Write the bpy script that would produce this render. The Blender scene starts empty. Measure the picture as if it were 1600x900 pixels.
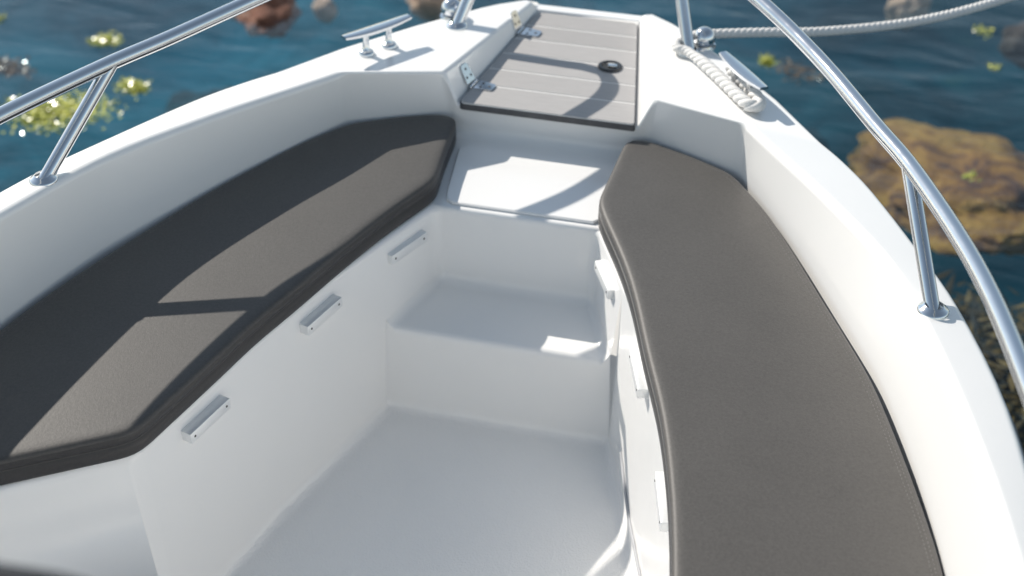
import bpy, bmesh, math, random
from mathutils import Vector, Matrix, noise

scene = bpy.context.scene
col = scene.collection
random.seed(7)
rad = math.radians

# ------------------------------------------------------------------ camera
cam_d = bpy.data.cameras.new('camera')
cam = bpy.data.objects.new('camera', cam_d)
col.objects.link(cam)
CR = Vector((0.97089, 0.23886, 0.01778))
CU = Vector((-0.14792, 0.53954, 0.82886))
CF = Vector((-0.18839, 0.80736, -0.55917))
M = Matrix((CR, CU, -CF)).transposed().to_4x4()
M.translation = Vector((0.52652, 0.0, 1.82743))
cam.matrix_world = M
cam_d.sensor_width = 36.0
cam_d.lens = 49.5
cam_d.clip_start = 0.02
cam_d.clip_end = 6000.0
cam_d.dof.use_dof = True
cam_d.dof.focus_distance = 2.35
cam_d.dof.aperture_fstop = 2.6
scene.camera = cam

# ------------------------------------------------------------------ sky, sun, exposure
SUN = Vector((-1.12, 0.62, 1.0)).normalized()
elev = math.asin(SUN.z)
azim = math.atan2(SUN.x, SUN.y)
world = bpy.data.worlds.new('World')
scene.world = world
world.use_nodes = True
wn = world.node_tree
for n in list(wn.nodes):
    wn.nodes.remove(n)
sky = wn.nodes.new('ShaderNodeTexSky')
sky.sky_type = 'NISHITA'
sky.sun_disc = False
sky.sun_elevation = elev
sky.sun_rotation = azim
sky.air_density = 1.0
sky.dust_density = 0.4
sky.ozone_density = 1.0
bg = wn.nodes.new('ShaderNodeBackground')
bg.inputs['Strength'].default_value = 0.11
hs = wn.nodes.new('ShaderNodeHueSaturation')
hs.inputs['Saturation'].default_value = 0.70
hs.inputs['Hue'].default_value = 0.485
wo = wn.nodes.new('ShaderNodeOutputWorld')
wn.links.new(sky.outputs[0], hs.inputs['Color'])
wn.links.new(hs.outputs[0], bg.inputs['Color'])
wn.links.new(bg.outputs[0], wo.inputs['Surface'])

sun_d = bpy.data.lights.new('sun', 'SUN')
sun_d.energy = 4.4
sun_d.angle = rad(0.53)
sun_d.color = (1.0, 0.935, 0.845)
sun = bpy.data.objects.new('sun', sun_d)
col.objects.link(sun)
sun.location = SUN * 30
sun.rotation_euler = SUN.to_track_quat('Z', 'Y').to_euler()

scene.view_settings.view_transform = 'Standard'
scene.view_settings.look = 'None'
scene.view_settings.exposure = 0.22
scene.view_settings.gamma = 1.0
scene.cycles.use_denoising = True
scene.cycles.max_bounces = 12
scene.cycles.diffuse_bounces = 6
scene.cycles.transparent_max_bounces = 12

# ------------------------------------------------------------------ materials
def mat(name, color, rough=0.5, metal=0.0, spec=0.5, coat=0.0):
    m = bpy.data.materials.new(name)
    m.use_nodes = True
    b = m.node_tree.nodes['Principled BSDF']
    b.inputs['Base Color'].default_value = (*color, 1)
    b.inputs['Roughness'].default_value = rough
    b.inputs['Metallic'].default_value = metal
    b.inputs['Specular IOR Level'].default_value = spec
    b.inputs['Coat Weight'].default_value = coat
    b.inputs['Coat Roughness'].default_value = 0.06
    return m

def nodes_of(m):
    t = m.node_tree
    return t, t.nodes['Principled BSDF']

def N(t, typ, **kw):
    n = t.nodes.new(typ)
    for k, v in kw.items():
        setattr(n, k, v)
    return n

def coords(t, scale=(1, 1, 1), out='Object'):
    tc = N(t, 'ShaderNodeTexCoord')
    mp = N(t, 'ShaderNodeMapping')
    mp.inputs['Scale'].default_value = scale
    t.links.new(tc.outputs[out], mp.inputs['Vector'])
    return mp.outputs[0]

def noise_tex(t, vec, scale, detail=4.0, rough=0.55, dist=0.0):
    n = N(t, 'ShaderNodeTexNoise')
    n.inputs['Scale'].default_value = scale
    n.inputs['Detail'].default_value = detail
    n.inputs['Roughness'].default_value = rough
    n.inputs['Distortion'].default_value = dist
    t.links.new(vec, n.inputs['Vector'])
    return n.outputs['Fac']

def ramp(t, fac, stops):
    r = N(t, 'ShaderNodeValToRGB')
    e = r.color_ramp.elements
    e[0].position, e[0].color = stops[0][0], (*stops[0][1], 1)
    e[1].position, e[1].color = stops[-1][0], (*stops[-1][1], 1)
    for p, c in stops[1:-1]:
        x = e.new(p)
        x.color = (*c, 1)
    t.links.new(fac, r.inputs['Fac'])
    return r.outputs['Color']

def bump(t, b, height, strength, distance):
    n = N(t, 'ShaderNodeBump')
    n.inputs['Strength'].default_value = strength
    n.inputs['Distance'].default_value = distance
    t.links.new(height, n.inputs['Height'])
    t.links.new(n.outputs[0], b.inputs['Normal'])

def vary(m, c0, c1, scale, stretch=(1, 1, 1)):
    t, b = nodes_of(m)
    f = noise_tex(t, coords(t, stretch), scale)
    t.links.new(ramp(t, f, [(0.3, c0), (0.7, c1)]), b.inputs['Base Color'])

# white gelcoat, faintly mottled with a trace of orange peel
gel = mat('gelcoat', (0.8, 0.8, 0.79), 0.22, 0, 0.5, 0.35)
t, b = nodes_of(gel)
v = coords(t)
t.links.new(ramp(t, noise_tex(t, v, 3.0, 5), [(0.3, (0.872, 0.866, 0.850)), (0.7, (0.890, 0.883, 0.867))]), b.inputs['Base Color'])
t.links.new(ramp(t, noise_tex(t, v, 9.0, 6), [(0.3, (0.21,) * 3), (0.75, (0.25,) * 3)]), b.inputs['Roughness'])
bump(t, b, noise_tex(t, v, 60.0, 2), 0.04, 0.002)

# non-skid sole: same gelcoat with a fine diamond grain
sole = mat('nonskid_gelcoat', (0.74, 0.745, 0.75), 0.38, 0, 0.5)
t, b = nodes_of(sole)
v = coords(t, (1, 1, 1))
vo = N(t, 'ShaderNodeTexVoronoi')
vo.inputs['Scale'].default_value = 260
t.links.new(v, vo.inputs['Vector'])
t.links.new(ramp(t, noise_tex(t, v, 4.0, 6), [(0.3, (0.855, 0.85, 0.84)), (0.7, (0.885, 0.878, 0.865))]), b.inputs['Base Color'])
bump(t, b, vo.outputs['Distance'], 0.4, 0.002)

def fabric_mat(name, c0, c1):
    m = mat(name, c0, 0.52, 0, 0.45)
    t, b = nodes_of(m)
    v = coords(t)
    big = noise_tex(t, v, 7.0, 5)
    fine = noise_tex(t, v, 480.0, 2, 0.7)
    mid = noise_tex(t, v, 190.0, 3, 0.6)
    a = N(t, 'ShaderNodeMath', operation='ADD')
    t.links.new(fine, a.inputs[0]); t.links.new(mid, a.inputs[1])
    a2 = N(t, 'ShaderNodeMath', operation='MULTIPLY_ADD')          # 0.2 coarse + 0.4 (fine + mid)
    t.links.new(a.outputs[0], a2.inputs[0]); a2.inputs[1].default_value = 0.40
    a3 = N(t, 'ShaderNodeMath', operation='MULTIPLY')
    t.links.new(big, a3.inputs[0]); a3.inputs[1].default_value = 0.20
    t.links.new(a3.outputs[0], a2.inputs[2])
    t.links.new(ramp(t, a2.outputs[0], [(0.36, c0), (0.64, c1)]), b.inputs['Base Color'])
    bump(t, b, a.outputs[0], 0.25, 0.0010)
    b.inputs['Sheen Weight'].default_value = 0.12
    b.inputs['Sheen Roughness'].default_value = 0.5
    return m
fab = fabric_mat('grey_seat_fabric', (0.057, 0.053, 0.049), (0.089, 0.083, 0.077))
fab_side = fabric_mat('charcoal_side_fabric', (0.022, 0.021, 0.022), (0.040, 0.037, 0.037))
thread = mat('stitching_thread', (0.26, 0.25, 0.24), 0.7)
vary(thread, (0.12, 0.115, 0.11), (0.18, 0.17, 0.165), 90)

steel = mat('polished_stainless', (0.74, 0.76, 0.78), 0.07, 1.0)
t, b = nodes_of(steel)
t.links.new(ramp(t, noise_tex(t, coords(t, (1, 1, 1)), 40.0, 4), [(0.3, (0.05,) * 3), (0.75, (0.13,) * 3)]), b.inputs['Roughness'])
satin = mat('satin_aluminium', (0.80, 0.81, 0.82), 0.42, 0.35)
vary(satin, (0.80, 0.81, 0.81), (0.85, 0.86, 0.86), 60, (1, 8, 8))
hole = mat('dark_recess', (0.02, 0.02, 0.02), 0.5)
vary(hole, (0.015, 0.015, 0.015), (0.03, 0.03, 0.03), 80)
rubber = mat('dark_rubber', (0.028, 0.033, 0.045), 0.45)
vary(rubber, (0.022, 0.028, 0.040), (0.035, 0.04, 0.052), 30)
black_pl = mat('black_plastic', (0.018, 0.018, 0.02), 0.25)
vary(black_pl, (0.014, 0.014, 0.016), (0.024, 0.024, 0.026), 50)

plank_m = mat('grey_synthetic_teak', (0.42, 0.41, 0.40), 0.7)
t, b = nodes_of(plank_m)
v = coords(t, (3, 60, 60))
g = noise_tex(t, v, 9.0, 6, 0.65)
t.links.new(ramp(t, g, [(0.25, (0.36, 0.35, 0.345)), (0.75, (0.455, 0.44, 0.43))]), b.inputs['Base Color'])
bump(t, b, g, 0.3, 0.0012)
oi = N(t, 'ShaderNodeObjectInfo')
mp_ = N(t, 'ShaderNodeMapRange')
mp_.inputs['To Min'].default_value = 0.92; mp_.inputs['To Max'].default_value = 1.05
t.links.new(oi.outputs['Random'], mp_.inputs['Value'])
hv = N(t, 'ShaderNodeHueSaturation')
src = b.inputs['Base Color'].links[0].from_socket
t.links.new(src, hv.inputs['Color']); t.links.new(mp_.outputs['Result'], hv.inputs['Value'])
t.links.new(hv.outputs[0], b.inputs['Base Color'])
caulk = mat('white_caulking', (0.72, 0.71, 0.69), 0.6)
vary(caulk, (0.66, 0.65, 0.63), (0.75, 0.74, 0.72), 40)
edge_m = mat('dark_grey_hatch_core', (0.085, 0.085, 0.09), 0.55)
vary(edge_m, (0.07, 0.07, 0.075), (0.10, 0.10, 0.105), 40)
groove_grey = mat('groove_shade_grey', (0.22, 0.23, 0.25), 0.6)  # grey stands for the shade in the locker's joint groove
vary(groove_grey, (0.38, 0.39, 0.41), (0.46, 0.47, 0.49), 30)
rope_m = mat('white_nylon_rope', (0.76, 0.75, 0.73), 0.75, 0, 0.3)
t, b = nodes_of(rope_m)
v = coords(t)
f = noise_tex(t, v, 420.0, 3)
t.links.new(ramp(t, f, [(0.3, (0.64, 0.63, 0.61)), (0.7, (0.82, 0.81, 0.79))]), b.inputs['Base Color'])
bump(t, b, f, 0.5, 0.002)
hullm = mat('hull_gelcoat', (0.78, 0.78, 0.78), 0.2, 0, 0.5, 0.4)
vary(hullm, (0.75, 0.755, 0.76), (0.80, 0.80, 0.795), 2.0)

# water: clear teal surface, tinted transmission plus Fresnel reflection
water_m = bpy.data.materials.new('sea_water')
water_m.use_nodes = True
t = water_m.node_tree
for n in list(t.nodes):
    t.nodes.remove(n)
o = N(t, 'ShaderNodeOutputMaterial')
tr = N(t, 'ShaderNodeBsdfTransparent')
tr.inputs['Color'].default_value = (0.95, 0.98, 0.99, 1)
gl = N(t, 'ShaderNodeBsdfGlossy')
gl.inputs['Roughness'].default_value = 0.05
gl.inputs['Color'].default_value = (1, 1, 1, 1)
# Schlick reflectance, the same from above and from below, so that sunlight reaches the seabed
geo = N(t, 'ShaderNodeNewGeometry')
dt = N(t, 'ShaderNodeVectorMath', operation='DOT_PRODUCT')
t.links.new(geo.outputs['Incoming'], dt.inputs[0])
ab = N(t, 'ShaderNodeMath', operation='ABSOLUTE')
t.links.new(dt.outputs['Value'], ab.inputs[0])
om = N(t, 'ShaderNodeMath', operation='SUBTRACT', use_clamp=True)
om.inputs[0].default_value = 1.0
t.links.new(ab.outputs[0], om.inputs[1])
pw = N(t, 'ShaderNodeMath', operation='POWER')
t.links.new(om.outputs[0], pw.inputs[0]); pw.inputs[1].default_value = 5.0
fr = N(t, 'ShaderNodeMath', operation='MULTIPLY_ADD')
t.links.new(pw.outputs[0], fr.inputs[0]); fr.inputs[1].default_value = 0.98; fr.inputs[2].default_value = 0.02
mx = N(t, 'ShaderNodeMixShader')
v = coords(t, (1.0, 2.2, 1.0))
w1 = noise_tex(t, v, 1.6, 4, 0.5, 0.6)
w2 = noise_tex(t, v, 7.0, 5, 0.6, 0.4)
ad = N(t, 'ShaderNodeMath', operation='MULTIPLY_ADD')
t.links.new(w2, ad.inputs[0]); ad.inputs[1].default_value = 0.16
t.links.new(w1, ad.inputs[2])
bp = N(t, 'ShaderNodeBump')
bp.inputs['Strength'].default_value = 0.4
bp.inputs['Distance'].default_value = 0.045
t.links.new(ad.outputs[0], bp.inputs['Height'])
t.links.new(bp.outputs[0], gl.inputs['Normal'])
t.links.new(bp.outputs[0], dt.inputs[1])
t.links.new(fr.outputs[0], mx.inputs[0])
t.links.new(tr.outputs[0], mx.inputs[1])
t.links.new(gl.outputs[0], mx.inputs[2])
t.links.new(mx.outputs[0], o.inputs['Surface'])
va = N(t, 'ShaderNodeVolumeAbsorption')
va.inputs['Color'].default_value = (0.24, 0.79, 0.87, 1)
va.inputs['Density'].default_value = 0.75
t.links.new(va.outputs[0], o.inputs['Volume'])

bed_m = mat('seabed', (0.05, 0.12, 0.15), 0.9)
t, b = nodes_of(bed_m)
v = coords(t)
f = noise_tex(t, v, 1.3, 9, 0.66, 1.2)  # teal in the bed colours stands in for light scattered in the water
teal_bed = ramp(t, f, [(0.30, (0.010, 0.034, 0.048)), (0.45, (0.022, 0.080, 0.105)), (0.58, (0.040, 0.130, 0.160)), (0.70, (0.075, 0.150, 0.170)), (0.82, (0.16, 0.13, 0.11))])
weedy = ramp(t, f, [(0.28, (0.008, 0.014, 0.018)), (0.45, (0.016, 0.036, 0.048)), (0.60, (0.035, 0.066, 0.078)), (0.72, (0.080, 0.070, 0.050)), (0.84, (0.14, 0.09, 0.04))])
# the bottom is weedier to the right of the boat
sx = N(t, 'ShaderNodeSeparateXYZ')
t.links.new(v, sx.inputs[0])
mr = N(t, 'ShaderNodeMapRange')
mr.inputs['From Min'].default_value = -0.8
mr.inputs['From Max'].default_value = 1.0
t.links.new(sx.outputs['X'], mr.inputs['Value'])
mc = N(t, 'ShaderNodeMix', data_type='RGBA')
t.links.new(mr.outputs['Result'], mc.inputs['Factor'])
for sock in mc.inputs:
    if sock.type == 'RGBA' and sock.name in ('A', 'B'):
        t.links.new(teal_bed if sock.name == 'A' else weedy, sock)
out = [o_ for o_ in mc.outputs if o_.type == 'RGBA'][0]
t.links.new(out, b.inputs['Base Color'])

def rock_mat(name, stops, scale):
    m = mat(name, stops[0][1], 0.85)
    t, b = nodes_of(m)
    v = coords(t)
    f = noise_tex(t, v, scale, 8, 0.65, 0.9)
    t.links.new(ramp(t, f, stops), b.inputs['Base Color'])
    bump(t, b, noise_tex(t, v, scale * 4, 6, 0.7), 0.8, 0.03)
    return m
boulder_m = rock_mat('orange_brown_rock', [(0.28, (0.035, 0.02, 0.022)), (0.40, (0.17, 0.055, 0.030)), (0.52, (0.40, 0.145, 0.034)), (0.62, (0.56, 0.23, 0.053)), (0.76, (0.20, 0.08, 0.04))], 6.5)
red_m = rock_mat('red_brown_rock', [(0.3, (0.06, 0.025, 0.02)), (0.5, (0.24, 0.10, 0.06)), (0.65, (0.50, 0.36, 0.28)), (0.8, (0.6, 0.5, 0.42))], 6.0)
peach_m = rock_mat('pale_peach_rock', [(0.3, (0.45, 0.29, 0.20)), (0.7, (0.68, 0.48, 0.36))], 5.0)
violet_m = rock_mat('violet_brown_rock', [(0.3, (0.012, 0.026, 0.036)), (0.7, (0.045, 0.050, 0.062))], 3.0)
dark_m = rock_mat('dark_brown_rock', [(0.3, (0.03, 0.02, 0.02)), (0.7, (0.10, 0.07, 0.05))], 6.0)

def leaf_mat(name, c0, c1):
    m = mat(name, c0, 0.22)
    t, b = nodes_of(m)
    oi = N(t, 'ShaderNodeNewGeometry')
    t.links.new(ramp(t, oi.outputs['Random Per Island'], [(0.1, c0), (0.9, c1)]), b.inputs['Base Color'])
    return m
weed_y = leaf_mat('yellow_green_seaweed', (0.22, 0.25, 0.02), (0.75, 0.74, 0.15))
weed_b = leaf_mat('brown_kelp', (0.03, 0.018, 0.010), (0.22, 0.11, 0.035))

# ------------------------------------------------------------------ helpers
def new_obj(name, me, parent=None, m=None):
    ob = bpy.data.objects.new(name, me)
    col.objects.link(ob)
    if m is not None:
        me.materials.clear()
        me.materials.append(m)
    if parent is not None:
        ob.parent = parent
    return ob

def smooth(me, angle=None):
    me.polygons.foreach_set('use_smooth', [True] * len(me.polygons))
    if angle is not None:
        me.set_sharp_from_angle(angle=rad(angle))
    me.update()

def from_bm(name, bm, m, parent=None, sm=None):
    me = bpy.data.meshes.new(name)
    bm.normal_update()
    bm.to_mesh(me)
    bm.free()
    if sm is not None:
        smooth(me, sm)
    return new_obj(name, me, parent, m)

def empty(name, loc=(0, 0, 0), parent=None):
    e = bpy.data.objects.new(name, None)
    e.empty_display_size = 0.05
    e.location = loc
    col.objects.link(e)
    if parent is not None:
        e.parent = parent
    return e

def tag(ob, label, cat=None, group=None, kind=None):
    if label: ob['label'] = label
    if cat: ob['category'] = cat
    if group: ob['group'] = group
    if kind: ob['kind'] = kind
    return ob

def catmull(P, n):
    """smooth resample of a polyline, n samples per span"""
    P = [Vector(p) for p in P]
    out = []
    for i in range(len(P) - 1):
        p0 = P[i - 1] if i > 0 else P[i] * 2 - P[i + 1]
        p1, p2 = P[i], P[i + 1]
        p3 = P[i + 2] if i + 2 < len(P) else P[i + 1] * 2 - P[i]
        for k in range(n):
            s = k / n
            out.append(0.5 * ((2 * p1) + (p2 - p0) * s + (2 * p0 - 5 * p1 + 4 * p2 - p3) * s * s + (3 * p1 - p0 - 3 * p2 + p3) * s ** 3))
    out.append(P[-1].copy())
    return out

def tube_bm(path, r, seg=14, bm=None, caps=True, radii=None):
    bm = bm or bmesh.new()
    P = [Vector(p) for p in path]
    rings = []
    up = Vector((0.13, 0.21, 1)).normalized()
    t0 = (P[1] - P[0]).normalized()
    nrm = (up - t0 * up.dot(t0)).normalized()
    for i, p in enumerate(P):
        if i == 0: tg = P[1] - P[0]
        elif i == len(P) - 1: tg = P[-1] - P[-2]
        else: tg = (P[i + 1] - P[i]).normalized() + (P[i] - P[i - 1]).normalized()
        tg.normalize()
        nrm = (nrm - tg * nrm.dot(tg)).normalized()
        bn = tg.cross(nrm)
        rr = radii[i] if radii else r
        rings.append([bm.verts.new(p + (nrm * math.cos(a) + bn * math.sin(a)) * rr) for a in [2 * math.pi * k / seg for k in range(seg)]])
    for a, c in zip(rings, rings[1:]):
        for k in range(seg):
            bm.faces.new((a[k], a[(k + 1) % seg], c[(k + 1) % seg], c[k]))
    if caps:
        bm.faces.new(list(reversed(rings[0])))
        bm.faces.new(rings[-1])
    return bm

def lathe_bm(prof, seg=24, bm=None, origin=(0, 0, 0), axis=(0, 0, 1)):
    """prof: list of (radius, height)"""
    bm = bm or bmesh.new()
    q = Vector((0, 0, 1)).rotation_difference(Vector(axis).normalized())
    og = Vector(origin)
    rings = []
    for r, h in prof:
        if r < 1e-6:
            rings.append([bm.verts.new(og + q @ Vector((0, 0, h)))])
        else:
            rings.append([bm.verts.new(og + q @ Vector((r * math.cos(2 * math.pi * k / seg), r * math.sin(2 * math.pi * k / seg), h))) for k in range(seg)])
    for a, c in zip(rings, rings[1:]):
        for k in range(seg):
            k2 = (k + 1) % seg
            if len(a) == 1 and len(c) == 1: continue
            if len(a) == 1: bm.faces.new((a[0], c[k], c[k2]))
            elif len(c) == 1: bm.faces.new((a[k], a[k2], c[0]))
            else: bm.faces.new((a[k], a[k2], c[k2], c[k]))
    bmesh.ops.recalc_face_normals(bm, faces=bm.faces[:])
    return bm

def box_bm(size, mtx=None, bev=0.0, seg=2, bm=None):
    tmp = bmesh.new()
    bmesh.ops.create_cube(tmp, size=1.0)
    for vv in tmp.verts:
        vv.co = Vector((vv.co.x * size[0], vv.co.y * size[1], vv.co.z * size[2]))
    if bev > 0:
        bmesh.ops.bevel(tmp, geom=tmp.edges[:], offset=bev, segments=seg, affect='EDGES', profile=0.5)
    if mtx is not None:
        tmp.transform(mtx)
    if bm is None:
        return tmp
    me = bpy.data.meshes.new('tmp'); tmp.to_mesh(me); tmp.free()
    bm.from_mesh(me); bpy.data.meshes.remove(me)
    return bm

def frame(loc, x, z):
    """matrix with local x along x and local z towards z"""
    x = Vector(x).normalized()
    z = Vector(z); z = (z - x * z.dot(x)).normalized()
    y = z.cross(x)
    m = Matrix((x, y, z)).transposed().to_4x4()
    m.translation = Vector(loc)
    return m

# ------------------------------------------------------------------ water, seabed
def grid_plane(name, size, z, m, n=1):
    bm = bmesh.new()
    bmesh.ops.create_grid(bm, x_segments=n, y_segments=n, size=size)
    for vv in bm.verts:
        vv.co.z = z
    return from_bm(name, bm, m)

WZ = -0.40
water = from_bm('water', box_bm((6000, 6000, 4.0), Matrix.Translation((0, 0, WZ - 2.0))), water_m)
tag(water, 'dark teal rippled sea water around the boat', kind='structure')
bm = bmesh.new()
bmesh.ops.create_grid(bm, x_segments=90, y_segments=90, size=9)
for vv in bm.verts:
    vv.co.y += 5
    e = max(abs(vv.co.x), abs(vv.co.y - 5)) / 9
    vv.co.z = -1.5 + (1 - e ** 4) * 0.35 * noise.noise(Vector((vv.co.x * 0.8, vv.co.y * 0.8, 0)))
# skirt out to the horizon
bnd = [e for e in bm.edges if e.is_boundary]
ret = bmesh.ops.extrude_edge_only(bm, edges=bnd)
for g_ in ret['geom']:
    if isinstance(g_, bmesh.types.BMVert):
        d = Vector((g_.co.x, g_.co.y - 5, 0))
        g_.co.x, g_.co.y, g_.co.z = d.x * 330, 5 + d.y * 330, -1.5
bed = from_bm('seabed', bm, bed_m, None, 60)
tag(bed, 'seabed coloured blue green in place of light scattered by the water', kind='structure')

# ------------------------------------------------------------------ boat root
boat = empty('boat', (0, 1.2, -0.40))
tag(boat, 'white open motorboat bow with two grey bench seats and stainless rails', 'boat')
OFF = Vector((0, -1.2, 0.40))      # children are modelled in world coordinates
class Root:
    pass
def child(ob):
    """parent to the boat keeping world coordinates"""
    ob.parent = boat
    ob.matrix_parent_inverse = Matrix.Translation(OFF)
    return ob

# ------------------------------------------------------------------ moulded deck and cockpit liner
GO = [(.93, -2.6, .59), (.93, .3, .59), (.93, .7, .59), (.915, 1.1, .59), (.895, 1.4, .59), (.860, 1.68, .59), (.798, 1.92, .588), (.735, 2.085, .585), (.655, 2.27, .582), (.60, 2.375, .578), (.555, 2.445, .575)]
GI = [(.885, -2.6, .607), (.885, .3, .607), (.885, .7, .607), (.872, 1.05, .607), (.845, 1.35, .607), (.790, 1.63, .607), (.722, 1.88, .606), (.665, 2.028, .605), (.560, 2.205, .602), (.472, 2.335, .600), (.402, 2.445, .597)]
TILT = .08                      # the boat sits a little bow-up: its seats and sole rise towards the bow
def lev(y, z0):
    return z0 + TILT * (y - 2.3)
CB = [(x, y, lev(y, .417)) for x, y in [(.865, -2.6), (.865, .3), (.862, .7), (.852, 1.05), (.826, 1.38), (.776, 1.65), (.706, 1.885), (.648, 2.015), (.556, 2.205), (.477, 2.350), (.406, 2.466)]]
NS = 4
LP = [(.419, 1.515), (.367, 1.697), (.340, 1.799), (.303, 1.908), (.265, 2.026), (.234, 2.115)]
LS = [(.500, -2.6), (.495, .5), (.480, 1.0), (.454, 1.3), (.431, 1.471), (.405, 1.609), (.370, 1.748), (.321, 1.893), (.274, 2.038), (.238, 2.115)]
ZL, ZS, ZF = .417, .240, 0.03

bm = bmesh.new()
reg = bm.faces.layers.int.new('region')
bw = bm.edges.layers.float.new('bevel_weight_edge')
REG = ['gunwale', 'coaming', 'foredeck', 'bow_bulkhead', 'side_locker', 'side_locker', 'bow_bench', 'step', 'cockpit_floor', 'hatch_recess']
def V(x, y, z):
    return bm.verts.new((x, y, z))
def Fc(vs, r):
    f = bm.faces.new(vs)
    f[reg] = r
    f.smooth = True
    return f
def weight(vs, w):
    for a, c in zip(vs, vs[1:]):
        e = bm.edges.get((a, c))
        if e is not None:
            e[bw] = w
side = {}
for s in (-1, 1):
    go = [V(s * p.x, p.y, p.z) for p in catmull(GO, NS)]
    gi = [V(s * p.x, p.y, p.z) for p in catmull(GI, NS)]
    cb = [V(s * p.x, p.y, p.z) for p in catmull(CB, NS)]
    lip = [V(s * (p.x + .004), p.y, p.z - .055) for p in catmull(GO, NS)]
    side[s] = dict(go=go, gi=gi, cb=cb, lip=lip)
    for i in range(len(go) - 1):
        Fc((lip[i], lip[i + 1], go[i + 1], go[i]), 0)
        Fc((go[i], go[i + 1], gi[i + 1], gi[i]), 0)
        Fc((gi[i], gi[i + 1], cb[i + 1], cb[i]), 1)
# forward part
FO = [(.455, 2.605, .578), (.345, 2.75, .580), (.255, 2.86, .580), (.192, 2.925, .579), (.147, 2.966, .575)]
for s in (-1, 1):
    d = side[s]
    fo = [V(s * x, y, z) for x, y, z in FO]
    fl = [V(s * (x + .004), y + .002, z - .055) for x, y, z in FO]
    B = V(s * .219, 2.537, .578)
    W = V(s * .127, 2.946, .578)
    RI = V(s * .121, 2.957, .557)
    RO = V(s * .121, 2.996, .555)
    HB = V(s * .1885, 2.531, .511)
    WB = V(s * .1195, 2.955, .545)
    B2 = V(s * .205, 2.552, lev(2.552, .417))
    ROL = V(s * .124, 2.998, .50)
    d.update(fo=fo, fl=fl, B=B, W=W, HB=HB, WB=WB, B2=B2, RI=RI, RO=RO, ROL=ROL)
    A, A2, ON = d['gi'][-1], d['cb'][-1], d['go'][-1]
    Fc((A, ON, fo[0], fo[1], B), 2)
    Fc((B, fo[1], fo[2], W), 2)
    Fc((W, fo[2], fo[3], fo[4]), 2)
    seq = [ON] + fo
    seql = [d['lip'][-1]] + fl
    for a, c, a2, c2 in zip(seq, seq[1:], seql, seql[1:]):
        Fc((a2, c2, c, a), 2)
    Fc((A, B, B2, A2), 3)
    Fc((B, HB, B2), 3)
    Fc((B, W, RI, WB, HB), 9)
    Fc((W, fo[4], RO, RI), 2)
    Fc((fo[4], fl[4], ROL, RO), 2)
P, S = side[-1], side[1]
Fc((P['RI'], P['RO'], S['RO'], S['RI']), 2)
Fc((P['ROL'], P['RO'], S['RO'], S['ROL']), 2)
Fc((P['RI'], S['RI'], S['WB'], P['WB']), 9)
Fc((P['HB'], S['HB'], S['WB'], P['WB']), 9)
Fc((P['HB'], S['HB'], S['B2'], P['B2']), 3)
# well
for s, L, r in ((-1, LP, 4), (1, LS, 5)):
    d = side[s]
    top = [V(s * (x + (.003 if k == len(L) - 1 else .012)), y, lev(y, ZL)) for k, (x, y) in enumerate(L)]
    flo = [V(s * (x - .006), y + (.018 if k == len(L) - 1 else 0), lev(y, ZF)) for k, (x, y) in enumerate(L)]
    st = V(s * (.216 if s < 0 else .224), 2.117, lev(2.117, ZS))
    bt = V(s * .163, 2.276, lev(2.276, ZL))
    bs = V(s * .160, 2.287, lev(2.287, ZS))
    d.update(top=top, flo=flo, st=st, bt=bt, bs=bs)
    for i in range(len(top) - 2):
        Fc((top[i], top[i + 1], flo[i + 1], flo[i]), r)
    Fc((top[-2], top[-1], st, flo[-1], flo[-2]), r)
    Fc((top[-1], bt, bs, st), r)
    if s == 1:
        Fc(d['cb'] + [bt] + list(reversed(top)), r)
    else:
        i0 = min(range(len(d['cb'])), key=lambda i: abs(d['cb'][i].co.y - 1.24))
        d['i0'] = i0
        Fc(d['cb'][i0:] + [bt] + list(reversed(top)), r)
        cf = [V(v_.co.x + .01, v_.co.y, lev(v_.co.y, ZF)) for v_ in d['cb'][:i0 + 1]]
        d['cf'] = cf
        for i in range(i0):
            Fc((d['cb'][i], d['cb'][i + 1], cf[i + 1], cf[i]), 1)
        Fc((d['cb'][i0], top[0], flo[0], cf[i0]), r)
Fc((P['bt'], P['cb'][-1], P['B2'], S['B2'], S['cb'][-1], S['bt']), 6)
Fc((P['bt'], S['bt'], S['bs'], P['bs']), 6)
Fc((P['bs'], S['bs'], S['st'], P['st']), 7)
Fc((P['st'], S['st'], S['flo'][-1], P['flo'][-1]), 7)
Fc(P['cf'] + P['flo'] + list(reversed(S['flo'])), 8)
bmesh.ops.recalc_face_normals(bm, faces=bm.faces[:])
# rounding radii (weight x 0.03 m)
for d in (P, S):
    weight(d['gi'], .55)
    weight(d['go'] + d['fo'], .45)
    weight(d['cb'], .8)
    weight([d['gi'][-1], d['B'], d['W']], .25)
    weight([d['gi'][-1], d['cb'][-1]], .45)
    weight([d['cb'][-1], d['B2']], .7)
    weight([d['B'], d['B2']], .3)
    weight([d['B'], d['HB']], .3)
    weight([d['HB'], d['WB']], .15)
    weight([d['bs'], d['bt']], .6)
    weight([d['bs'], d['st']], .6)
    weight(d['top'] + [d['bt']], .4)
    weight([d['st'], d['flo'][-1]], .6)
    weight(d['flo'], .8)
weight([P['top'][0], P['flo'][0]], .6)
weight([P['cb'][P['i0']], P['top'][0]], .35)
weight([P['bt'], S['bt']], .4)
weight([P['bs'], S['bs']], .8)
weight([P['st'], S['st']], .45)
weight([P['flo'][-1], S['flo'][-1]], .8)
weight([P['B2'], S['B2']], .9)
weight([P['HB'], S['HB']], .2)
weight([P['RI'], S['RI']], .12)
weight([P['RO'], S['RO']], .3)
for d in (P, S):
    weight([d['W'], d['fo'][4]], .3)

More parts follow.
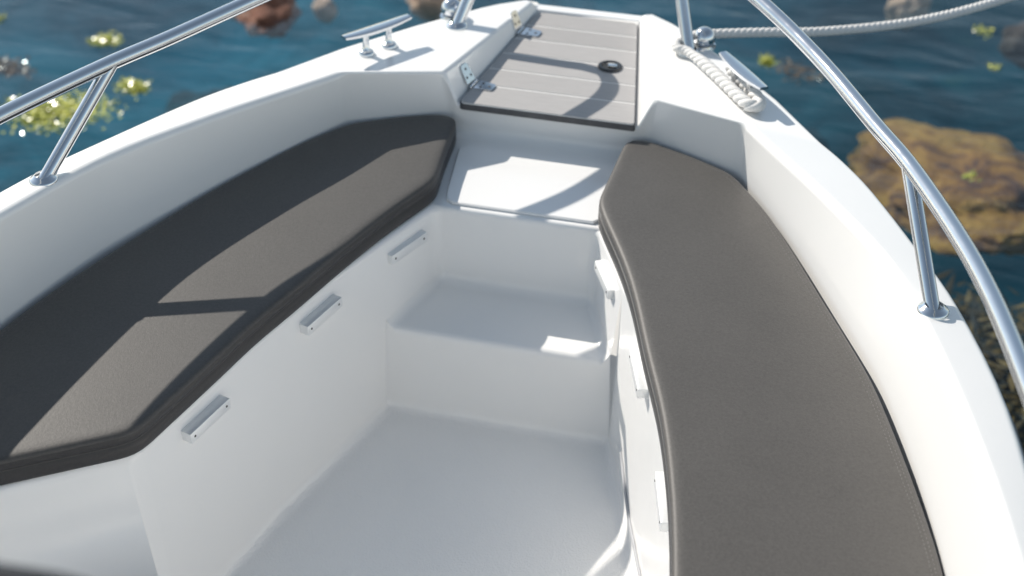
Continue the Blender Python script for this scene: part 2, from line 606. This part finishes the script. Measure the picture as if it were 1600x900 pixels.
me = bpy.data.meshes.new('liner_source')
bm.to_mesh(me); bm.free()
tmp = bpy.data.objects.new('liner_source', me)
col.objects.link(tmp)
mod = tmp.modifiers.new('bevel', 'BEVEL')
mod.limit_method = 'WEIGHT'
mod.width = 0.03
mod.segments = 4
mod.loop_slide = True
mod.use_clamp_overlap = False
mod.miter_inner = 'MITER_SHARP'
wnm = tmp.modifiers.new('wn', 'WEIGHTED_NORMAL')
wnm.keep_sharp = False
dg = bpy.context.evaluated_depsgraph_get()
ev = tmp.evaluated_get(dg)
full = bpy.data.meshes.new_from_object(ev, preserve_all_data_layers=True, depsgraph=dg)
col.objects.unlink(tmp)
bpy.data.objects.remove(tmp)
fr_ = [0] * len(full.polygons)
full.attributes['region'].data.foreach_get('value', fr_)
corner_n = [tuple(c.vector) for c in full.corner_normals]
NAMED = {4: 'side_locker port', 5: 'side_locker stb'}
liner = {}
for r, nm in enumerate(REG):
    polys = [p for p in full.polygons if fr_[p.index] == r]
    if not polys: continue
    remap, vs, fs, ns = {}, [], [], []
    for p in polys:
        f = []
        for li in p.loop_indices:
            vi = full.loops[li].vertex_index
            if vi not in remap:
                remap[vi] = len(vs); vs.append(full.vertices[vi].co.copy())
            f.append(remap[vi]); ns.append(corner_n[li])
        fs.append(f)
    m_ = bpy.data.meshes.new(nm)
    m_.from_pydata(vs, [], fs)
    m_.polygons.foreach_set('use_smooth', [True] * len(m_.polygons))
    m_.update()
    m_.normals_split_custom_set(ns)
    ob = new_obj(nm, m_, None, sole if nm == 'cockpit_floor' else gel)
    child(ob)
    liner[r] = ob
liner[4]['label'] = 'shaded white locker front under the left seat'
liner[5]['label'] = 'sunlit white locker front under the right seat'
bpy.data.meshes.remove(full)
bpy.data.meshes.remove(me)

# hull skin and rubbing strake
bm = bmesh.new()
outer = []
for s in (-1, 1):
    pts = [Vector((s * (p.x + .004), p.y, p.z - .05)) for p in catmull(GO, 2)] + [Vector((s * (x + .004), y + .002, z - .05)) for x, y, z in FO] + [Vector((s * .124, 2.998, .508))]
    outer.append(pts)
loop = outer[0] + list(reversed(outer[1]))
rows = []
for k, (dz, sc) in enumerate(((0, 1.0), (-.12, .985), (-.35, .94), (-.62, .86), (-.9, .72), (-1.12, .45))):
    row = []
    for p in loop:
        y = p.y if sc == 1.0 else (p.y - (p.y + 2.6) * (1 - sc) * .35)
        row.append(bm.verts.new((p.x * sc, y, p.z + dz)))
    rows.append(row)
for a, c in zip(rows, rows[1:]):
    for i in range(len(a) - 1):
        bm.faces.new((a[i], a[i + 1], c[i + 1], c[i]))
    bm.faces.new((a[-1], a[0], c[0], c[-1]))
bm.faces.new(rows[-1])
bmesh.ops.recalc_face_normals(bm, faces=bm.faces[:])
child(from_bm('hull', bm, hullm, None, 50))
path = [Vector((p.x + math.copysign(.001, p.x), p.y, p.z + .012)) for p in loop]
bm = tube_bm(path, .011, 10)
child(from_bm('rub_rail', bm, rubber, None, 50))

# bench lid with a fine reveal around it
bm = bmesh.new()
lid = [(-.152, 2.318), (-.146, 2.300), (-.130, 2.291), (.150, 2.291), (.175, 2.318), (.178, 2.48), (.172, 2.496), (-.160, 2.496), (-.172, 2.48)]
lo = [bm.verts.new((x, y, .4175)) for x, y in lid]
hi = [bm.verts.new((x, y, .4215)) for x, y in lid]
cx_, cy_ = 0, 2.41
hi2 = [bm.verts.new((x + (cx_ - x) * .014, y + (cy_ - y) * .014, .4232)) for x, y in lid]
for a, c in ((lo, hi), (hi, hi2)):
    for i in range(len(lid)):
        j = (i + 1) % len(lid)
        bm.faces.new((a[i], a[j], c[j], c[i]))
bm.faces.new(hi2)
for vv in bm.verts:
    vv.co.z += lev(vv.co.y, 0)
child(from_bm('bench_lid', bm, gel, None, 30))

def wall_x(L, y):
    for (x0, y0), (x1, y1) in zip(L, L[1:]):
        if y0 <= y <= y1:
            return x0 + (x1 - x0) * (y - y0) / (y1 - y0)
    x0, y0 = L[-1]; x1, y1 = (.159, 2.276)
    return x0 + (x1 - x0) * (y - y0) / (y1 - y0)
# thin grey strip low on the right-hand locker, painting a joint groove's shade
seam_z = [(1.30, .072), (1.81, .072), (1.912, .074), (1.980, .086), (2.045, .106), (2.093, .136), (2.115, .150)]
seam_pts = []
for k in range(80):
    y = 1.30 + (2.035 - 1.30) * k / 79
    for (y0, z0), (y1, z1) in zip(seam_z, seam_z[1:]):
        if y0 <= y <= y1:
            z = z0 + (z1 - z0) * (y - y0) / (y1 - y0)
    seam_pts.append(Vector((wall_x(LS, y) - .007 + .018 * (z - .03) / .387, y, lev(y, z))))
child(from_bm('groove_strip', tube_bm([p + Vector((-.001, -.0005, 0)) for p in seam_pts], .0032, 6), groove_grey, None, 60))

# ------------------------------------------------------------------ locker brackets (aluminium bars with two screws)
def bracket(s, y0, y1, z):
    L = LP if s < 0 else LS
    a = Vector((s * wall_x(L, y0), y0, lev(y0, z))); c = Vector((s * wall_x(L, y1), y1, lev(y1, z)))
    along = (c - a).normalized()
    inw = along.cross(Vector((0, 0, 1)))
    if inw.x * s > 0: inw = -inw
    ln = (c - a).length
    mid = (a + c) / 2 - inw * .001
    m = frame(mid, along, (0, 0, 1))
    ob = child(from_bm('locker_bracket', box_bm((ln, .022, .021), m, .0015, 2), satin, None, 40))
    for k in (-1, 1):
        sc = lathe_bm([(.0001, .0006), (.0018, .0006), (.0024, .0), (.0024, -.002)], 12, None, mid + along * k * ln * .40 + inw * .0111, inw)
        q = from_bm('screw', sc, hole, ob, 40)
    return ob
for y0, y1 in ((1.608, 1.706), (1.912, 2.008), (2.148, 2.240)):
    bracket(-1, y0, y1, .375)
for y0, y1 in ((1.615, 1.722), (1.905, 2.008), (2.160, 2.246)):
    bracket(1, y0, y1, .362)

# ------------------------------------------------------------------ bow hatch with grey planks
hz = .518
HY0, HY1 = 2.524, 2.951
def hlev(bm):
    for vv in bm.verts:
        vv.co.z += TILT * (vv.co.y - 2.524)
HW = lambda y: .1855 + (.1165 - .1855) * (y - HY0) / (HY1 - HY0)
hatch = child(empty('hatch', (0, 0, 0)))
bm = bmesh.new()
ol = []
for x, y in ((-HW(HY0), HY0), (HW(HY0), HY0), (HW(HY1), HY1), (-HW(HY1), HY1)):
    ol.append(Vector((x, y, 0)))
def prism(bm, pts, z0, z1, bev=.0):
    lo = [bm.verts.new((p.x, p.y, z0)) for p in pts]
    hi = [bm.verts.new((p.x, p.y, z1)) for p in pts]
    n = len(pts)
    for i in range(n):
        j = (i + 1) % n
        bm.faces.new((lo[i], lo[j], hi[j], hi[i]))
    bm.faces.new(hi); bm.faces.new(list(reversed(lo)))
    return bm
def round_poly(pts, radii, seg=6):
    out = []
    n = len(pts)
    for i in range(n):
        p = Vector((*pts[i][:2], 0)); a = Vector((*pts[i - 1][:2], 0)); c = Vector((*pts[(i + 1) % n][:2], 0))
        r = radii[i] if isinstance(radii, (list, tuple)) else radii
        if r <= 0:
            out.append(p); continue
        u, w = (a - p).normalized(), (c - p).normalized()
        r = min(r, (a - p).length * .45, (c - p).length * .45)
        p0, p2 = p + u * r, p + w * r
        for k in range(seg + 1):
            s_ = k / seg
            out.append(p0 * (1 - s_) ** 2 + p * 2 * s_ * (1 - s_) + p2 * s_ ** 2)
    return out
outline = round_poly([(p.x, p.y) for p in ol], [.014, .008, .012, .022])
prism(bm, outline, hz - .014, hz - .0015); hlev(bm)
ob = from_bm('hatch_core', bm, edge_m, hatch, 30)
bm = bmesh.new()
inn = [Vector((p.x * .985, 2.748 + (p.y - 2.748) * .992, 0)) for p in outline]
prism(bm, inn, hz - .0015, hz + .0010); hlev(bm)
from_bm('caulking', bm, caulk, hatch, 30)
ys = [HY0 + .003, 2.604, 2.676, 2.748, 2.818, 2.884, HY1 - .003]
gap = .0030
for k in range(6):
    y0 = ys[k] + (gap if k else 0); y1 = ys[k + 1] - (gap if k < 5 else 0)
    def xe(y): return HW(y) - .0035
    pts = [(-xe(y0), y0), (xe(y0), y0), (xe(y1), y1), (-xe(y1), y1)]
    rr = [.001] * 4
    if k == 0: rr = [.012, .006, .001, .001]
    if k == 5: rr = [.001, .001, .010, .018]
    bm = bmesh.new()
    prism(bm, round_poly(pts, rr, 4), hz + .0010, hz + .0018); hlev(bm)
    from_bm('plank', bm, plank_m, hatch, 30)
# flush lift ring
rc = Vector((.092, 2.742, hz + .0018 + TILT * (2.742 - 2.524)))
latch = child(from_bm('latch', lathe_bm([(.0001, .0004), (.017, .0004), (.0185, .003), (.0225, .0042), (.0255, .0032), (.0268, 0)], 32, None, rc), black_pl, None, 40))
from_bm('latch_cup', lathe_bm([(.0001, .0008), (.0165, .0010)], 24, None, rc), hole, latch, 40)
bm = box_bm((.020, .012, .004), Matrix.Translation(rc + Vector((.006, 0, .0035))), .0015, 2)
from_bm('latch_tongue', bm, steel, latch, 40)

# hinges: one leaf on the sloping wall, one on the hatch
def hinge(y, turned=1.0):
    h = child(empty('hinge', (0, 0, 0)))
    hl = hz + TILT * (y - 2.524)
    wx = -(.1885 + (.1195 - .1885) * (y - 2.531) / (2.955 - 2.531))
    tx = -(.219 + (.127 - .219) * (y - 2.537) / (2.946 - 2.537))
    base = Vector((wx, y, hl + .004)); top = Vector((tx, y + .006, .578))
    upw = (top - base).normalized()
    along = Vector((.070, .424, .034)).normalized()
    nrm = along.cross(upw)
    if nrm.x < 0: nrm = -nrm
    for nm, dirv, nn, org in (('wall_leaf', upw, nrm, base + nrm * .0016), ('deck_leaf', Vector((1, -.14, 0)).normalized(), Vector((0, -.08, 1)), Vector((wx + .008, y, hl + .0030)))):
        m = frame(org + dirv * .023, dirv, nn)
        lb = bmesh.new()
        pts = round_poly([(-.019, -.017), (.021, -.013), (.021, .013), (-.019, .017)], [.001, .007, .007, .001], 5)
        prism(lb, pts, -.0012, .0012)
        lb.transform(m)
        leaf = from_bm(nm, lb, steel, h, 30)
        sb = bmesh.new()
        for (a, c) in ((-.007, -.0085), (-.007, .0085), (.010, 0)):
            lathe_bm([(.0001, .0009), (.0024, .0009), (.0031, 0)], 10, sb, m @ Vector((a, c, .0013)), nn)
        from_bm('screw_heads', sb, edge_m, h, 40)
    kb = tube_bm([base + Vector((.004, 0, -.001)) - along * .017, base + Vector((.004, 0, -.001)) + along * .017], .0036, 10)
    from_bm('knuckle', kb, steel, h, 40)
    return h
hinge(2.600)
hinge(2.850)

# ------------------------------------------------------------------ stainless bow rails
RAIL = [(.905, -1.2, .75), (.905, .3, .75), (.900, .8, .75), (.878, 1.25, .75), (.838, 1.53, .75), (.785, 1.78, .75), (.700, 2.03, .752), (.632, 2.17, .758), (.552, 2.325, .770), (.475, 2.44, .788), (.402, 2.530, .806), (.335, 2.615, .815), (.270, 2.71, .815), (.220, 2.785, .812)]
TURN = [(.197, 2.835, .802), (.192, 2.863, .780), (.201, 2.858, .745)]
for s in (-1, 1):
    pts = catmull([Vector((s * x, y, z)) for x, y, z in RAIL + TURN], 6)
    pts.append(Vector((s * .256, 2.766, .575)))
    rail = child(from_bm('bow_rail', tube_bm(pts, .0138, 18), steel, None, 50))
    def flange(p, nrm=(0, 0, 1)):
        return from_bm('base_flange', lathe_bm([(.0140, .010), (.0165, .0085), (.019, .005), (.0225, .0035), (.0245, .0005), (.0245, -.004)], 28, None, p, nrm), steel, rail, 50)
    flange(Vector((s * .256, 2.766, .580)))
    b0, b1 = Vector((s * .752, 1.882, .598)), Vector((s * .688, 2.056, .753))
    st = tube_bm([b0 + (b1 - b0) * k / 6 for k in range(7)], .0125, 18)
    from_bm('stanchion', st, steel, rail, 50)
    flange(Vector((s * .752, 1.882, .602)))
    b0, b1 = Vector((s * .907, .74, .597)), Vector((s * .900, .80, .75))
    from_bm('stanchion', tube_bm([b0, b1], .0125, 18), steel, rail, 50)
    flange(Vector((s * .907, .74, .602)))

# ------------------------------------------------------------------ mooring cleats and chrome domes
def cleat(s):
    c0, c1 = Vector((s * .428, 2.530, .627)), Vector((s * .335, 2.668, .627))
    ax = (c1 - c0).normalized(); ln = (c1 - c0).length + .006
    mid = (c0 + c1) / 2
    m = frame(mid, ax, (0, 0, 1))
    bm = bmesh.new()
    n = 13
    rings = []
    for k in range(n):
        u = -1 + 2 * k / (n - 1)
        w = .0150 * (1 - .38 * u * u); th = .0050 * (1 - .35 * u * u)
        zz = .004 * u * u
        x = u * ln / 2
        ring = []
        for (a, c) in ((-1, -.6), (-.8, -1), (.8, -1), (1, -.6), (1, .5), (.75, 1), (-.75, 1), (-1, .5)):
            ring.append(bm.verts.new((x, a * w, zz + c * th)))
        rings.append(ring)
    for a, c in zip(rings, rings[1:]):
        for i in range(8):
            bm.faces.new((a[i], a[(i + 1) % 8], c[(i + 1) % 8], c[i]))
    bm.faces.new(list(reversed(rings[0]))); bm.faces.new(rings[-1])
    bmesh.ops.recalc_face_normals(bm, faces=bm.faces[:])
    bm.transform(m)
    ob = child(from_bm('cleat', bm, steel, None, 35))
    for k in (-1, 1):
        f = mid + ax * k * .030
        f.z = .581
        from_bm('cleat_post', lathe_bm([(.0070, .045), (.0066, .030), (.0072, .012), (.011, .006)], 18, None, f), steel, ob, 50)
        from_bm('cleat_base', lathe_bm([(.0001, .0085), (.010, .0080), (.0150, .005), (.0172, .0008), (.0172, -.004)], 24, None, f), steel, ob, 50)
for s in (-1, 1):
    cleat(s)
def dome(s):
    c = Vector((s * .280, 2.812, .580))
    prof = [(.0001, .0415)] + [(.0235 * math.sin(a), .018 + .0235 * math.cos(a)) for a in [math.pi * k / 14 for k in range(1, 11)]] + [(.0165, -.004)]
    ob = child(from_bm('bow_light', lathe_bm(prof, 28, None, c), steel, None, 60))
    from_bm('collar', lathe_bm([(.0205, .0032), (.026, .0022), (.027, -.003)], 28, None, c), steel, ob, 40)
for s in (-1, 1):
    dome(s)

# ------------------------------------------------------------------ helm console edge (close, out of focus)
con = child(empty('helm_console', (0, 0, 0)))
bm = box_bm((.70, .40, .86), Matrix.Translation((-.27, .34, .46)), .03, 3)
from_bm('console_body', bm, gel, con, 40)
bm = tube_bm(catmull([(-.66, .36, .87), (-.62, .46, 1.06), (-.5, .52, 1.094), (-.2, .580, 1.096), (0, .597, 1.093), (.08, .603, 1.088), (.125, .597, 1.070), (.150, .570, 1.02), (.14, .50, .96), (.06, .46, .87)], 8), .018, 14)
from_bm('windscreen_trim', bm, black_pl, con, 50)

# ------------------------------------------------------------------ seat cushions
def resample(pts, step):
    n = len(pts)
    out = []
    for i in range(n):
        a, c = pts[i], pts[(i + 1) % n]
        k = max(1, int(round((c - a).length / step)))
        for j in range(k):
            out.append(a + (c - a) * j / k)
    return out
def inset(pts, d):
    n = len(pts); out = []
    for i in range(n):
        a, p, c = pts[i - 1], pts[i], pts[(i + 1) % n]
        t1 = (p - a).normalized(); t2 = (c - p).normalized()
        n1 = Vector((-t1.y, t1.x, 0)); n2 = Vector((-t2.y, t2.x, 0))
        nn = (n1 + n2).normalized()
        out.append(p + nn * d / max(.5, nn.dot(n1)))
    return out
def shear(bm):
    for vv in bm.verts:
        vv.co.z += lev(vv.co.y, 0)
def cushion(name, ctrl, label):
    """ctrl: list of (list of smooth points, radius at its end corner) going round the outline anticlockwise"""
    raw = []
    for seg_pts, r in ctrl:
        raw += catmull([Vector((x, y, 0)) for x, y in seg_pts], 4)[:-1] if len(seg_pts) > 2 else [Vector((*seg_pts[0], 0))]
    area = sum(raw[i - 1].x * raw[i].y - raw[i].x * raw[i - 1].y for i in range(len(raw)))
    if area < 0: raw.reverse()
    raw = resample(raw, .003)
    n, wdw = len(raw), 7
    for _ in range(2):                       # box filter: rounds the corners, leaves the long curves alone
        raw = [sum((raw[(i + k) % n] for k in range(-wdw, wdw + 1)), Vector()) / (2 * wdw + 1) for i in range(n)]
    P_ = raw[::4]
    root = empty(name, (P_[0].x, P_[0].y, lev(P_[0].y, .4185)))
    inv = Matrix.Translation(-root.location)
    prof = [(.003, .4185), (.0005, .421), (0, .430), (.0002, .4455), (.0022, .4468), (.0022, .4476), (.0003, .4488), (.0001, .4560), (.0006, .4615), (.0022, .4652), (.0052, .4676), (.0095, .4688), (.016, .4695), (.024, .4699)]
    bm = bmesh.new()
    rings = []
    for d, z in prof:
        rings.append([bm.verts.new((p.x, p.y, z)) for p in inset(P_, d)])
    n = len(P_)
    for a, c in zip(rings, rings[1:]):
        for i in range(n):
            j = (i + 1) % n
            bm.faces.new((a[i], a[j], c[j], c[i]))
    top_f = bm.faces.new(rings[-1]); low_f = bm.faces.new(list(reversed(rings[0])))
    bmesh.ops.triangulate(bm, faces=[top_f, low_f], ngon_method='BEAUTY')
    shear(bm)
    bmesh.ops.recalc_face_normals(bm, faces=bm.faces[:])
    bm.transform(inv)
    me = bpy.data.meshes.new('cushion_cover')
    bm.to_mesh(me); bm.free()
    smooth(me, 70)
    # the cover is sewn from a grey top panel and a charcoal border
    me.materials.append(fab)
    cov = new_obj('cushion_cover', me, root)
    bm = bmesh.new(); bm.from_mesh(me)
    low = lambda f: max(u.co.z + root.location.z - lev(u.co.y + root.location.y, 0) for u in f.verts) < .4616
    bs = bm.copy()
    bmesh.ops.delete(bm, geom=[f for f in bm.faces if low(f)], context='FACES')
    bm.to_mesh(me); bm.free(); smooth(me, 70)
    bmesh.ops.delete(bs, geom=[f for f in bs.faces if not low(f)], context='FACES')
    from_bm('side_border', bs, fab_side, root, 70)
    # piping cord lying in the seam and two rows of stitches
    wp = [Vector((p.x, p.y, .4472)) for p in inset(P_, .0010)]
    bm = tube_bm(wp + [wp[0]], .0011, 6); shear(bm); bm.transform(inv)
    from_bm('piping', bm, fab, root, 60)
    bm = bmesh.new()
    sgn = 1 if P_[0].x > 0 else -1
    for d, z, outer in ((.0120, .4692, 1), (.0185, .4697, 1)):
        line = resample(inset(P_, d), .0045)
        for i in range(0, len(line) - 1, 2):
            a, c = line[i], line[i + 1]
            dr = (c - a).normalized()
            on = Vector((dr.y, -dr.x, 0))
            if outer != (1 if on.x * sgn > .25 else 0):
                continue
            m = frame(Vector((*((a + c) / 2).xy, z)), dr, (0, 0, 1) if outer else on + Vector((0, 0, .5 if z > .45 else 0)))
            q = [m @ Vector(u) for u in ((-.0021, -.0006, 0), (.0021, -.0006, 0), (.0021, .0006, 0), (-.0021, .0006, 0), (-.0013, 0, .0007), (.0013, 0, .0007))]
            vs = [bm.verts.new(u) for u in q]
            bm.faces.new((vs[0], vs[1], vs[5], vs[4])); bm.faces.new((vs[2], vs[3], vs[4], vs[5]))
            bm.faces.new((vs[1], vs[2], vs[5])); bm.faces.new((vs[3], vs[0], vs[4]))
    shear(bm)
    bm.transform(inv)
    ob = from_bm('stitching', bm, thread, root)
    ob['kind'] = 'stuff'
    tag(root, label, 'seat cushion')
    return root
pi_ = [(-.425, 1.508), (-.373, 1.697), (-.346, 1.799), (-.309, 1.908), (-.271, 2.026), (-.228, 2.148), (-.184, 2.250), (-.165, 2.292)]
pf_ = [(-.165, 2.292), (-.176, 2.39), (-.184, 2.525)]
pk_ = [(-.214, 2.534), (-.300, 2.503), (-.398, 2.450)]
pb_ = [(-.398, 2.450), (-.469, 2.355), (-.523, 2.258), (-.582, 2.146), (-.656, 1.975), (-.712, 1.833), (-.756, 1.690), (-.796, 1.48), (-.815, 1.265)]
cushion('seat_cushion', [(pi_, .03), (pf_, .03), ([(-.184, 2.525), (-.214, 2.534)], .03), (pk_, .03), (pb_, .03), ([(-.815, 1.265), (-.425, 1.508)], .03)],
        'left grey bench cushion, mostly in the shade of the coaming')
si_ = [(.490, .60), (.476, 1.0), (.448, 1.3), (.425, 1.471), (.399, 1.609), (.364, 1.748), (.315, 1.893), (.268, 2.038), (.226, 2.141), (.177, 2.243), (.154, 2.296)]
sf_ = [(.154, 2.296), (.160, 2.39), (.168, 2.525)]
sk_ = [(.205, 2.534), (.290, 2.502), (.390, 2.456)]
sb_ = [(.390, 2.456), (.468, 2.345), (.527, 2.235), (.599, 2.087), (.642, 2.0), (.688, 1.9), (.731, 1.775), (.772, 1.64), (.802, 1.52), (.826, 1.35), (.844, 1.1), (.852, .60)]
cushion('seat_cushion', [(si_, .0), (sf_, .03), ([(.168, 2.525), (.205, 2.534)], .03), (sk_, .03), (sb_, .03), ([(.852, .60), (.490, .60)], .03)],
        'right grey bench cushion, fully sunlit with a stitched outer edge')

# ------------------------------------------------------------------ mooring rope: three laid strands
rope_path = catmull([(.352, 2.668, .598), (.388, 2.606, .598), (.418, 2.552, .596), (.424, 2.526, .594), (.408, 2.520, .594), (.388, 2.543, .594), (.345, 2.612, .594), (.298, 2.684, .594), (.256, 2.738, .594),
                     (.230, 2.750, .594), (.226, 2.775, .595), (.240, 2.800, .597), (.275, 2.822, .600), (.38, 2.862, .600), (.54, 2.925, .597), (.74, 3.040, .600), (.95, 3.215, .617), (1.30, 3.54, .66), (1.9, 4.12, .76), (2.6, 4.77, .92)], 16)
# even out the spacing so that the lay is regular
def even(path, step):
    out = [path[0].copy()]; acc = 0.0
    for a, c in zip(path, path[1:]):
        L_ = (c - a).length
        pos = step - acc
        while pos <= L_:
            out.append(a + (c - a) * pos / L_); pos += step
        acc = L_ - (pos - step)
    return out
ep = even(rope_path, .0035)
rope = empty('mooring_rope', tuple(ep[0]))
tag(rope, 'white twisted mooring rope from the right cleat out over the water', 'rope')
up = Vector((0, 0, 1))
def fat(d):
    return 1.0 + .30 * max(0.0, min(1.0, (.43 - d) / .05))
for k in range(3):
    sp, rr, ph = [], [], 0.0
    for i, p in enumerate(ep):
        tg = (ep[min(i + 1, len(ep) - 1)] - ep[max(i - 1, 0)]).normalized()
        sx = tg.cross(up).normalized(); sy = sx.cross(tg)
        f = fat(i * .0035)
        ph += .0035 / (.048 * f if f > 1.01 else .040)
        a = 2 * math.pi * (k / 3 + ph)
        sp.append(p + Vector((0, 0, .005 * (f - 1))) + (sx * math.cos(a) + sy * math.sin(a)) * (.0044 * f if f > 1.01 else .0036) - rope.location)
        rr.append(.0060 * f if f > 1.01 else .0070)
    from_bm('strand', tube_bm(sp, .0056, 8, radii=rr), rope_m, rope, 70)

# ------------------------------------------------------------------ rocks and seaweed in the water
def rock(c, size, m, label, seed, sub=4, rough=.28, name='rock', group=None):
    bm = bmesh.new()
    bmesh.ops.create_icosphere(bm, subdivisions=sub, radius=1)
    off = Vector((seed * 3.7, seed * 1.3, seed * 7.1))
    for vv in bm.verts:
        d = vv.co.normalized()
        k = 1 + rough * noise.fractal(d * 1.4 + off, .8, 2.1, 5)
        vv.co = Vector((d.x * size[0], d.y * size[1], d.z * size[2])) * k
    ob = from_bm(name, bm, m, None, 60)
    ob.location = c
    ob.rotation_euler = (0, 0, seed)
    tag(ob, label, 'rock', group)
    return ob
rock((1.08, 4.72, -.70), (.44, .36, .085), boulder_m, 'large orange brown boulder under the water right of the rail', 2, 5, name='boulder')
rock((-1.66, 4.93, -.42), (.20, .12, .085), red_m, 'red brown wet rock breaking the surface at the top left', 5)
rock((-1.47, 5.08, -.46), (.055, .045, .05), peach_m, 'small pale pebble rock beside the red brown rock', 9, 3)
rock((-1.02, 5.17, -.41), (.13, .08, .08), peach_m, 'pale peach rock behind the left cleat', 3)
rock((.86, 5.84, -.50), (.11, .06, .07), peach_m, 'small pinkish rock just beyond the mooring rope', 4)
rock((1.34, 5.60, -.50), (.12, .06, .09), dark_m, 'small dark brown rock at the far right edge', 6)
rock((-2.12, 5.15, -1.30), (.34, .22, .30), violet_m, 'violet brown boulder deep under the left rail', 8, name='boulder')
rock((.36, 5.60, -1.32), (.45, .35, .3), violet_m, 'violet brown boulder deep under the taut rope', 11, name='boulder')
rock((1.16, 3.62, -1.15), (.35, .42, .3), dark_m, 'dark weedy boulder under the water at the lower right rail', 12, name='boulder')

def weed(c, ext, n, m, label, seed, size=.02, dz=.012, name='seaweed', group='seaweed clumps', wid=.32):
    rnd = random.Random(seed)
    bm = bmesh.new()
    lumps = [(rnd.gauss(0, .27), rnd.gauss(0, .27)) for _ in range(5 if n > 900 else 2 if n > 60 else 1)]
    for _ in range(n):
        lx, ly = rnd.choice(lumps)
        x = (lx + max(-.9, min(.9, rnd.gauss(0, .40)))) * ext[0]; y = (ly + max(-.9, min(.9, rnd.gauss(0, .40)))) * ext[1]
        z = rnd.uniform(-dz, dz)
        a = rnd.uniform(0, 2 * math.pi); s = size * rnd.uniform(.5, 1.3)
        tl = rnd.uniform(-.7, .7)
        d = Vector((math.cos(a), math.sin(a), tl * .5)); w = Vector((-math.sin(a), math.cos(a), rnd.uniform(-.5, .5))) * wid
        o_ = Vector((x, y, z))
        vs = [bm.verts.new(o_ + q) for q in (d * 0, d * s * .4 + w * s, d * s + Vector((0, 0, .004)), d * s * .45 - w * s)]
        bm.faces.new(vs)
    ob = from_bm(name, bm, m, None)
    ob.location = c
    tag(ob, label, 'seaweed', group)
    return ob
SZ = WZ - .002
weed((-1.99, 3.86, SZ), (.17, .13), 1300, weed_y, 'widest yellow green seaweed patch, under the left rail stay', 1)
weed((-1.85, 4.11, SZ), (.06, .05), 280, weed_y, 'yellow green seaweed tuft right of the left rail stay', 2)
weed((-2.10, 4.42, SZ), (.06, .06), 260, weed_y, 'yellow green seaweed tuft above the left rail', 3)
weed((-2.62, 4.50, SZ), (.05, .05), 160, weed_y, 'yellow green seaweed tuft at the far left edge of the water', 4)
weed((-2.42, 4.25, SZ - .05), (.12, .07), 700, weed_b, 'brown seaweed patch left of the left rail', 5)
weed((.34, 4.96, SZ), (.035, .03), 130, weed_y, 'bright yellow seaweed tuft right of the right cleat', 6)
weed((1.14, 5.46, SZ), (.05, .04), 40, weed_y, 'sparse green seaweed below the far end of the rope', 7)
weed((1.16, 5.12, SZ), (.03, .02), 22, weed_y, 'sparse green seaweed above the orange boulder', 8)
weed((1.06, 4.25, SZ - .01), (.04, .03), 26, weed_y, 'sparse green seaweed below the orange boulder', 9)
weed((1.16, 3.72, WZ - .40), (.30, .34), 2200, weed_b, 'brown kelp bed at the lower right beside the boat', 10, .11, .15, 'kelp', 'seaweed clumps', .10)
weed((.46, 5.06, SZ - .08), (.10, .10), 260, weed_b, 'brown seaweed behind the bright yellow tuft', 11)

bpy.context.view_layer.update()
